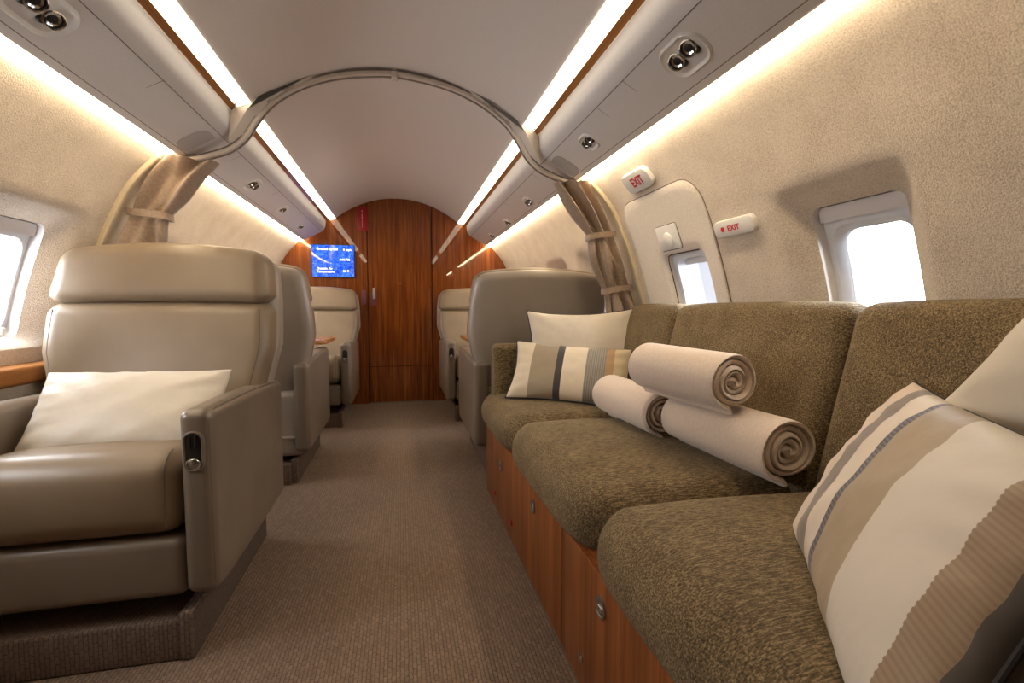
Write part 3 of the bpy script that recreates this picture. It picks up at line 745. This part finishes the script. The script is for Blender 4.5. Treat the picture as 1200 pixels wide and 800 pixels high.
# ------------------------------------------------------------------ leather seats
def seat(cx, y0, f, a, label, hwid=.305, zs=1.0, latch=True):
    """u: towards the aisle, v: from the seat front to its back; f=+1 faces the camera"""
    root = thing('armchair', (cx, y0+f*.36, 0), label, 'armchair', 'leather cabin armchairs')
    k = hwid/.305
    def W(V):
        V = np.array(V, float); return np.stack([cx+a*V[:, 0]*k, y0+f*V[:, 1], V[:, 2]*np.where(V[:, 2] > .5, zs+(1-zs)*np.clip((.8-V[:, 2])/.3, 0, 1), 1)], 1)
    def part(name, VF, mat, **kw): return mesh(name, W(VF[0]), VF[1], mat, root, **kw)
    # carpeted plinth with a raised side kerb
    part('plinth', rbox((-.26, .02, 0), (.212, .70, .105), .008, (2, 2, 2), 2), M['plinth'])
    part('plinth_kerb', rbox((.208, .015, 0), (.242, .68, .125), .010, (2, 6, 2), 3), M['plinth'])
    part('seat_frame', rbox((-.235, .012, .165), (.232, .64, .315), .025, (4, 4, 2), 3), M['leather_arm'])
    def cush(V):
        V = V.copy(); u = V[:, 0]/.235; v = np.clip((V[:, 1])/.56, 0, 1); t = np.clip((V[:, 2]-.33)/.19, 0, 1)
        V[:, 2] += t*(.012*(1-u*u)*np.sin(PI*np.clip(v+.05, 0, 1)) - .060*np.clip((v-.12), 0, 1))
        V[:, 1] -= .014*(1-u*u)*np.clip(1-v*6, 0, 1)*np.sin(PI*t)
        return V
    part('seat_cushion', rbox((-.235, .004, .318), (.232, .56, .520), .055, (12, 12, 6), 5, cush), M['leather'])
    P = [(.2325-.034, .006+.0+.004*0-.001, z) for z in np.linspace(.345, .47, 8)] + [(.2325-.034, .004+.055-.055*math.cos(t), .465+.055*math.sin(t)+.001) for t in np.linspace(.1, PI/2, 8)]
    part('cushion_seam', tube(P, .0016, 6), M['stitch'])
    lean = lambda z: .125*(z-.5)/.5
    def hw(z): return np.interp(z, [.12, .45, .60, .74, .92, 1.05, 1.1], [.84, .865, .92, 1.02, 1.0, .95, .93])
    def back(V):
        V = V.copy(); V[:, 0] *= hw(V[:, 2])*np.where(V[:, 0] < 0, 1.055, 1.); V[:, 1] += lean(V[:, 2]) - .018*(V[:, 0]/.31)**2
        V[:, 2] -= .030*np.clip((V[:, 2]-.85)/.24, 0, 1)*(V[:, 0]/.31)**2
        return V
    def pad(V):
        V = V.copy(); u = V[:, 0]/.31
        V[:, 1] -= .012*np.clip(1-u*u, 0, 1)*np.clip((.10-(V[:, 1]-.44))/.10, 0, 1)
        return back(V)
    part('back_shell', rbox((-.318, .535, .40), (.318, .672, 1.072), .050, (10, 3, 14), 5, back), M['leather_d'])
    part('backrest', rbox((-.312, .435, .42), (.312, .60, .893), .048, (14, 3, 10), 5, pad), M['leather'])
    part('headrest', rbox((-.312, .425, .885), (.312, .605, 1.088), .048, (14, 3, 6), 5, pad), M['leather'])
    for q in (1, -1):   # stitched seams down the bolsters
        Z = np.linspace(.50, .865, 12); P = np.array([(q*.272, .4365+.0, z) for z in Z]); Q = pad(P); Q[:, 1] -= .0045*0
        P = np.array([(q*.284, .4405, z) for z in Z]); part('back_seam', tube(pad(P)-np.array([0, .0002, 0]), .0018, 6), M['stitch'])
    part('rear_panel', rbox((-.27, .60, .135), (.27, .685, .46), .03, (4, 2, 4), 3), M['leather_d'])
    part('rear_skirt', rbox((-.262, .60, .225), (.262, .694, .24), .006, (4, 2, 1), 2), M['leather_d'])
    def arm(q):
        def d(V):
            V = V.copy(); s = np.clip((V[:, 1])/.70, 0, 1); t = np.clip((V[:, 2]-.165)/.46, 0, 1)
            V[:, 2] -= t*(.030*s*s) 
            V[:, 2] += (1-t)*(.012*np.clip(1-s*8, 0, 1))
            V[:, 0] += q*.006*np.sin(PI*s)*np.sin(PI*t)
            return V
        lo, hi = sorted((q*.232, q*.305))
        return rbox((lo, 0, .160), (hi, .705, .628), .026, (3, 14, 10), 5, d)
    for q in (1, -1):
        V, F = arm(q); am = part('armrest', (V, F), M['leather_arm'])
        x = q*.297
        P = [(x, .0085, z) for z in np.linspace(.20, .59, 8)] + [(x, .012+.03*(1-math.cos(t))*.8, .595+.024*math.sin(t)) for t in np.linspace(.3, PI/2, 5)] + [(x, y, .622-.030*(y/.7)**2) for y in np.linspace(.06, .66, 8)]
        mesh('arm_seam', W(tube(P, .0013, 6)[0]), tube(P, .0013, 6)[1], M['stitch'], am)
        if q == 1 and latch:   # recline control in the front of the aisle arm
            c = (q*.266, -.001, .528)
            def pl2(hw_, hh, r, z0, z1, e): return plate(hw_, hh, r, z0, z1, e, c, (1, 0, 0), (0, 0, 1), (0, -1, 0), 8)
            V, F = rings([place([(p, r_, z) for p, r_ in rrect(.0235-k_, .050-k_, .0225-k_, 8)], c, (1, 0, 0), (0, 0, 1), (0, -1, 0)) for k_, z in ((0, -.003), (.001, .003), (.004, .0045), (.0065, .002), (.007, -.002))])
            mesh('control_bezel', W(V), F, M['leather_arm'], am)
            V, F = pl2(.0185, .0445, .018, -.004, .0012, .0006); mesh('control_recess', W(V), F, M['black'], am)
            for dx in (-.007, .005):
                V, F = tube([(c[0]+dx, -.003, .535), (c[0]+dx, -.003, .566)], .0025, 8); mesh('control_lever', W(V), F, M['black'], am)
            V, F = tube([(c[0]+.0145*math.cos(t), -.007-.004*math.sin(t), .499+.0125*math.sin(t)) for t in np.linspace(0, 2*PI, 28, endpoint=False)], .0019, 8, True)
            mesh('latch_ring', W(V), F, M['chrome'], am)
            V, F = lathe([(.012, -.002), (.0125, .003), (.009, .006), (.002, .007)], (c[0], -.001, .499), (0, -1, 0), (1, 0, 0), 18); mesh('latch_button', W(V), F, M['steel'], am)
    return root
seat(-.740, 1.27, 1, 1, 'taupe leather armchair nearest on the left, facing the camera, cream pillow in it')
seat(-.738, 3.20, -1, 1, 'taupe leather armchair on the left with its back against the nearest seat')
seat(-.648, 3.62, 1, 1, 'taupe leather armchair at the left of the wooden bulkhead under the screen', .303, .955)
seat(.702, 3.10, -1, -1, 'taupe leather armchair behind the far end of the sofa, its back to the camera', .336, .985)
seat(.640, 3.62, 1, -1, 'taupe leather armchair at the right of the wooden bulkhead', .305, .955)

# tables between the facing seats
for s, x1, lab in ((-1, .43, 'wood topped table between the two left seats by the bulkhead'), (1, .43, 'wood topped table between the two right seats by the bulkhead')):
    t = thing('cabin_table', (s*.76, 3.30, 0), lab, 'table', 'fold out cabin tables')
    O = (s*(x1+1.09)/2, 3.28, .655)
    mesh('table_top', *plate((1.09-x1)/2, .24, .07, 0, .022, .006, O, (1, 0, 0), (0, 1, 0), (0, 0, 1), 8), M['woodt'], t)
    mesh('table_rim', *rings([place([(a, b, z) for a, b in rrect((1.09-x1)/2+k, .24+k, .07+k, 8)], O, (1, 0, 0), (0, 1, 0), (0, 0, 1)) for k, z in ((-.002, -.006), (.006, -.004), (.008, .012), (.004, .0185), (-.001, .019))]), M['woody'], t)
    mesh('table_support', *rbox((s*1.10-.035, 3.20, .10), (s*1.10+.035, 3.36, .655), .01), M['leather_arm'], t)
# carpet covers over the floor seat tracks
for s, x, ya, yb in ((-1, .455, 2.92, 3.76), (1, .400, 2.90, 3.66)):
    o = mesh('track_carpet', *plate(.062, (yb-ya)/2, .012, 0, .005, .002, (s*(x+.058), (ya+yb)/2, 0), (1, 0, 0), (0, 1, 0), (0, 0, 1)), M['carpet'])
    tag(o, 'carpet covered floor strip beside the %s aisle edge near the bulkhead' % side[s], 'floor strip', 'carpeted seat track covers')

# side ledges
for s, ya, yb, lab in ((-1, -.6, 2.02, 'wood faced ledge along the left wall under the windows'),):
    t = thing('side_ledge', (s*1.10, (ya+yb)/2, .62), lab, 'ledge')
    mesh('ledge_top', *rbox((min(s*1.165, s*1.075), ya, .640), (max(s*1.165, s*1.075), yb, .695), .012), M['woody'], t)
    mesh('ledge_face', *box(min(s*1.15, s*1.09), max(s*1.15, s*1.09), ya, yb, .02, .64), M['wall'], t)

# ------------------------------------------------------------------ sofa
sofa = thing('sofa', (.75, 1.2, 0), 'long olive chenille sofa on a wooden base along the right wall', 'sofa')
SY0, SY1 = .15, 2.23
base = mesh('base', *box(.415, 1.08, SY0, SY1, .0, .33), M['woodx'], sofa, smooth=0)
for ya, yb in ((1.126, 2.228), (.152, 1.120)):
    dr = mesh('drawer', *rbox((.398, ya, .006), (.420, yb, .325), .003, (2, 2, 2), 2), M['woodx'], sofa)
    for q in ((1.886, .231), (1.395, .262)) if ya > 1 else ((.877, .263), (.39, .263)):
        c = (.398, q[0], q[1])
        lt = mesh('latch', *lathe([(.0225, -.001), (.0225, .003), (.019, .0045), (.0165, .003), (.0165, .002), (.002, .002)], c, (-1, 0, 0), (0, 1, 0), 24), M['steel'], dr)
        mesh('latch_paddle', *plate(.012, .006, .004, 0, .0035, .001, (c[0]-.001, c[1], c[2]-.004), (0, -1, 0), (0, 0, 1), (-1, 0, 0)), M['chrome'], dr)
mesh('base_gap', *box(.402, .42, 1.120, 1.126, .006, .325), M['gap'], sofa, smooth=0)
for y, z, m_ in ((2.019, .067, 'red'), (1.695, .077, 'red'), (.984, .077, 'chrome')):
    mesh('stud_button', *lathe([(.0125, -.001), (.0125, .003), (.009, .006), (.006, .0065), (.001, .004)], (.398, y, z), (-1, 0, 0), (0, 1, 0), 18), M[m_], sofa)
def scush(ya, yb, rc):
    ym = (ya+yb)/2; hl = (yb-ya)/2
    def d(V):
        V = V.copy(); u = (V[:, 1]-ym)/hl; t = np.clip((V[:, 2]-.30)/.155, 0, 1); w = np.clip((V[:, 0]-.385)/.5, 0, 1)
        V[:, 2] += t*(.020*(1-u**4)*np.sin(PI*np.clip(w*.9+.12, 0, 1)))
        V[:, 0] -= np.clip(1-w*3, 0, 1)*(.016*(1-u**4)*np.sin(PI*np.clip(t*.9+.05, 0, 1)))
        V[:, 0] += np.clip(1-w*2.2, 0, 1)*.030*np.clip((.25-t)/.25, 0, 1)     # nose turns under
        # plan corners drawn back
        e = np.clip((np.abs(u)*hl-(hl-rc))/rc, 0, 1); V[:, 0] += np.clip(1-w*3, 0, 1)*.045*e**2.2
        return V
    return rbox((.385, ya, .300), (.965, yb, .458), .068, (12, 16, 4), 6, d)
def far_d(V):
    return V
for ya, yb in ((.15, .938), (.942, 1.688), (1.692, 2.335)):
    mesh('seat_cushion', *scush(ya, yb, .13), M['sofa'], sofa, smooth=60)
def bcush(ya, yb):
    ym = (ya+yb)/2; hl = (yb-ya)/2
    def d(V):
        V = V.copy(); u = (V[:, 1]-ym)/hl; z = V[:, 2]; fr = np.clip((.105-V[:, 0])/.105, 0, 1)
        V[:, 0] += .918 + (z-.44)*.245
        V[:, 0] -= fr*.010*(1-u**4)*np.sin(PI*np.clip((z-.44)/.44, 0, 1))
        wl = wx(np.clip(z, .3, 1.1))-.012; V[:, 0] = np.minimum(V[:, 0], wl)
        V[:, 2] += .006*(1-u**4)*np.clip((z-.7)/.18, 0, 1)
        return V
    return rbox((0, ya, .40), (.105, yb, .880), .042, (3, 14, 12), 5, d)
for ya, yb in ((.17, .918), (.924, 1.655), (1.661, 2.035)):
    mesh('back_cushion', *bcush(ya, yb), M['sofa'], sofa, smooth=60)
mesh('end_bolster', *rbox((.425, 2.165, .44), (.965, 2.275, .700), .028, (8, 3, 5), 4), M['sofa'], sofa)
mesh('end_bolster', *rbox((.425, .06, .02), (1.06, .165, .640), .028, (8, 3, 5), 4), M['sofa'], sofa)

# ------------------------------------------------------------------ pillows and blankets
def basis(c, ex, ey):
    ex = Vector(ex).normalized(); ey = Vector(ey); ey = (ey-ex*ey.dot(ex)).normalized(); ez = ex.cross(ey)
    return Matrix([[ex[i], ey[i], ez[i], c[i]] for i in range(3)] + [[0, 0, 0, 1]])
def pillow(name, w, h, t, mat, M4, label, seed, pip=None, group=None, n=30, ear=.05, wr=.006, skew=0.):
    rnd = random.Random(seed); K = [(rnd.uniform(2, 7), rnd.uniform(2, 7), rnd.uniform(0, 6), rnd.uniform(.4, 1)) for _ in range(6)]
    def wob(u, v, sd):
        return sum(q*math.sin(a*u*1.6+p+sd)*math.cos(b*v*1.6+p*.7+sd) for a, b, p, q in K)/6
    V = []; F = []; g = {}
    tt = np.sin(np.linspace(-PI/2, PI/2, n))
    for sd in (1, -1):
        for i, u in enumerate(tt):
            for j, v in enumerate(tt):
                edge = i in (0, n-1) or j in (0, n-1)
                if edge and sd == -1: g[sd, i, j] = g[1, i, j]; continue
                x = u*w/2*(1-ear*(1-v*v)**1.0*abs(u)**3); y = v*h/2*(1-ear*1.3*(1-u*u)**1.0*abs(v)**3)
                e = max(0, (1-u*u)*(1-v*v)); prof = e**.42
                cr = (abs(u)*abs(v))**2            # creases running from the corners
                z = sd*t/2*prof*(1+.10*wob(u, v, sd)) + sd*wr*(1-prof)*math.sin(9*math.atan2(v, u)*2+seed)*min(1, e*8) + sd*wr*wob(2.4*u, 2.4*v, 3+sd)*min(1, e*3)
                z += .010*wob(u, v, 9)*(1-e); x += skew*y
                g[sd, i, j] = len(V); V.append((x, y, z))
        for i in range(n-1):
            for j in range(n-1):
                q = (g[sd, i, j], g[sd, i+1, j], g[sd, i+1, j+1], g[sd, i, j+1]); F.append(q if sd > 0 else q[::-1])
    o = mesh(name, V, F, mat, smooth=75, matrix=M4); tag(o, label, 'pillow', group)
    if pip:
        ed = [g[1, i, 0] for i in range(n)] + [g[1, n-1, j] for j in range(1, n)] + [g[1, i, n-1] for i in range(n-2, -1, -1)] + [g[1, 0, j] for j in range(n-2, 0, -1)]
        P = [V[k] for k in ed]; mesh('piping', *tube(P, pip, 8, True), M['piping'], o, matrix=Matrix.Identity(4))
    return o
pillow('throw_pillow', .47, .255, .11, M['silk'], basis((-.727, 1.535, .582), (1, .0, -.01), (0, .62, .80)), 'cream silk pillow lying in the nearest left leather seat', 2)
pillow('throw_pillow', .50, .42, .13, M['silk'], basis((.81, 2.045, .655), (.46, -.09, .01), (.03, .09, .40)), 'cream pillow at the far end of the sofa, behind the striped one', 5, .004, ear=.10)
cream, taupe, dark, grey, tan, olive = (.66, .58, .46), (.30, .245, .175), (.035, .03, .034), (.26, .235, .205), (.36, .21, .095), (.36, .28, .16)
st1 = [(0, cream), (.165, taupe), (.385, dark), (.445, cream), (.635, grey), (.80, tan), (.86, (.50, .41, .27)), (.985, (.10, .075, .04))]
m1 = stripemat('striped_pillow_far', st1, .25, [(.635, .80, 'X', 700, (.16, .145, .13))])
pillow('throw_pillow', .525, .275, .125, m1, basis((.715, 1.955, .585), (.46, -.25, -.03), (.12, .10, .24)), 'striped cream, taupe and black pillow at the far end of the sofa', 7, .0042, ear=.085)
st2 = [(0, (.66, .55, .45)), (.19, (.20, .165, .14)), (.285, (.62, .54, .46)), (.39, (.03, .03, .05)), (.425, (.32, .245, .165)), (.61, (.58, .53, .48)), (.865, (.28, .19, .12)), (.96, (.09, .075, .065))]
SK = -.507
m2 = stripemat('striped_pillow_near', st2, .283, [(.39, .425, 'Y', 900, (.11, .11, .15)), (.865, .96, 'Y', 900, (.235, .157, .098))], SK)
pA, pB, pC = (Vector(q) for q in ((.975, .735, .721), (.714, .727, .472), (.381, .269, .462)))
bx = (pC-pB).normalized(); by = (pA-pB) - bx*bx.dot(pA-pB)
pillow('throw_pillow', .575, .335, .12, m2, basis((pA+pC)/2, bx, by), 'large striped pillow leaning at the near end of the sofa', 9, .0035, wr=.004, skew=SK, n=46)
pillow('throw_pillow', .43, .41, .17, M['silk'], basis((.905, .325, .775), (.0, .88, .47), (.22, -.47, .88)), 'cream pillow leaning on the sofa back at the right edge', 12, .003)

def blanket(p0, p1, R, label, seed, turns=4.8, squash=1.0, up=(0, 0, 1), tail=.5, phase=0.):
    p0 = np.array(p0, float); p1 = np.array(p1, float); ax = p1-p0; Ln = np.linalg.norm(ax); ax /= Ln
    up = np.array(up, float); up -= ax*up.dot(ax); up /= np.linalg.norm(up); sd = np.cross(ax, up)
    rnd = random.Random(seed); a0 = rnd.uniform(0, 6)
    th = R*.90/turns*.80; n = int(turns*30)
    A = []; Bq = []
    for i in range(n+1):
        t = i/n; ang = phase-2*PI*turns*(1-t)-PI/2
        r = R*(.10+.90*t) - th*.5
        r *= 1+.045*math.sin(2*ang+a0)+.035*math.sin(3*ang+a0*2)*(1-t*.5)
        x, z = r*math.cos(ang), r*math.sin(ang)
        if t < .16: x *= 1.6; z *= .55        # folded core
        A.append((x, z))
    A = np.array(A)
    # loose tail laid flat under the roll
    last = A[-1]; dirn = A[-1]-A[-2]; dirn /= np.linalg.norm(dirn)
    A = np.vstack([A, [last+dirn*R*.3*tail*k+np.array([0, -.06*R*k*k]) for k in (.4, .8, 1.2, 1.6)]])
    T = np.gradient(A, axis=0); T /= np.maximum(np.linalg.norm(T, axis=1, keepdims=True), 1e-9); N = np.stack([-T[:, 1], T[:, 0]], 1)
    loops = []
    for (s_, k) in ((0, .55), (.012, .90), (.03, 1), (.3, 1), (.7, 1), (1-.03, 1), (1-.012, .9), (1, .55)):
        o_ = A+N*th*.5*k; i_ = (A-N*th*.5*k)[::-1]; L = np.vstack([o_, i_])
        wav = .004*np.sin(np.linspace(0, 40, len(L))+a0)*(1 if s_ in (0, 1) else .5)
        j = .0
        loops.append([p0+ax*(s_*Ln+(wv if s_ < .1 or s_ > .9 else 0))+sd*x+up*z*squash for (x, z), wv in zip(L, wav)])
    V, F = rings(loops)
    m = len(loops[0]); h = m//2
    for k0 in (0, len(loops)-1):
        for i in range(h-1): F.append((k0*m+i, k0*m+i+1, k0*m+m-2-i, k0*m+m-1-i))
    o = mesh('rolled_blanket', V, F, M['blanket'], smooth=50); return tag(o, label, 'blanket', 'rolled blankets on the sofa')
blanket((.862, .905, .548), (.852, 1.318, .545), .078, 'rolled cream blanket lying nearest on the sofa seat, spiral end showing', 1, up=(.25, 0, 1))
blanket((.800, 1.338, .545), (.790, 1.72, .545), .074, 'rolled cream blanket on the sofa seat behind the lower one, beside the striped pillow', 2, up=(.2, 0, 1))
blanket((.800, 1.015, .690), (.755, 1.36, .694), .076, 'rolled cream blanket lying on top of the other two blankets', 3, up=(.3, 0, 1))

# ------------------------------------------------------------------ camera, daylight, view
F_, VPx, VPy = 567., 470., 360.
d = np.array([VPx-600, -(VPy-400), F_]); d /= np.linalg.norm(d)
u = np.array([0, d[2], -d[1]]); u /= np.linalg.norm(u); X = np.cross(u, d)
if X[0] < 0: X = -X
R = np.stack([X, d, u], 1)
cam = bpy.data.cameras.new('camera'); co = bpy.data.objects.new('camera', cam); link(co)
cam.sensor_width = 36; cam.lens = F_/1200*36; cam.clip_start = .02
r_, u_, f_ = R[0], R[1], R[2]
co.matrix_world = Matrix([[r_[i], u_[i], -f_[i], (.012, 0, .87)[i]] for i in range(3)] + [[0, 0, 0, 1]])
SC.camera = co

w = bpy.data.worlds.new('sky'); SC.world = w; w.use_nodes = True
bg = w.node_tree.nodes['Background']; bg.inputs['Color'].default_value = (.92, .96, 1., 1); bg.inputs['Strength'].default_value = 32.0
vs = SC.view_settings; vs.view_transform = 'Standard'; vs.look = 'None'; vs.gamma = 1; vs.use_curve_mapping = False; vs.exposure = -.22
SC.cycles.use_denoising = True; SC.cycles.max_bounces = 10; SC.cycles.diffuse_bounces = 6
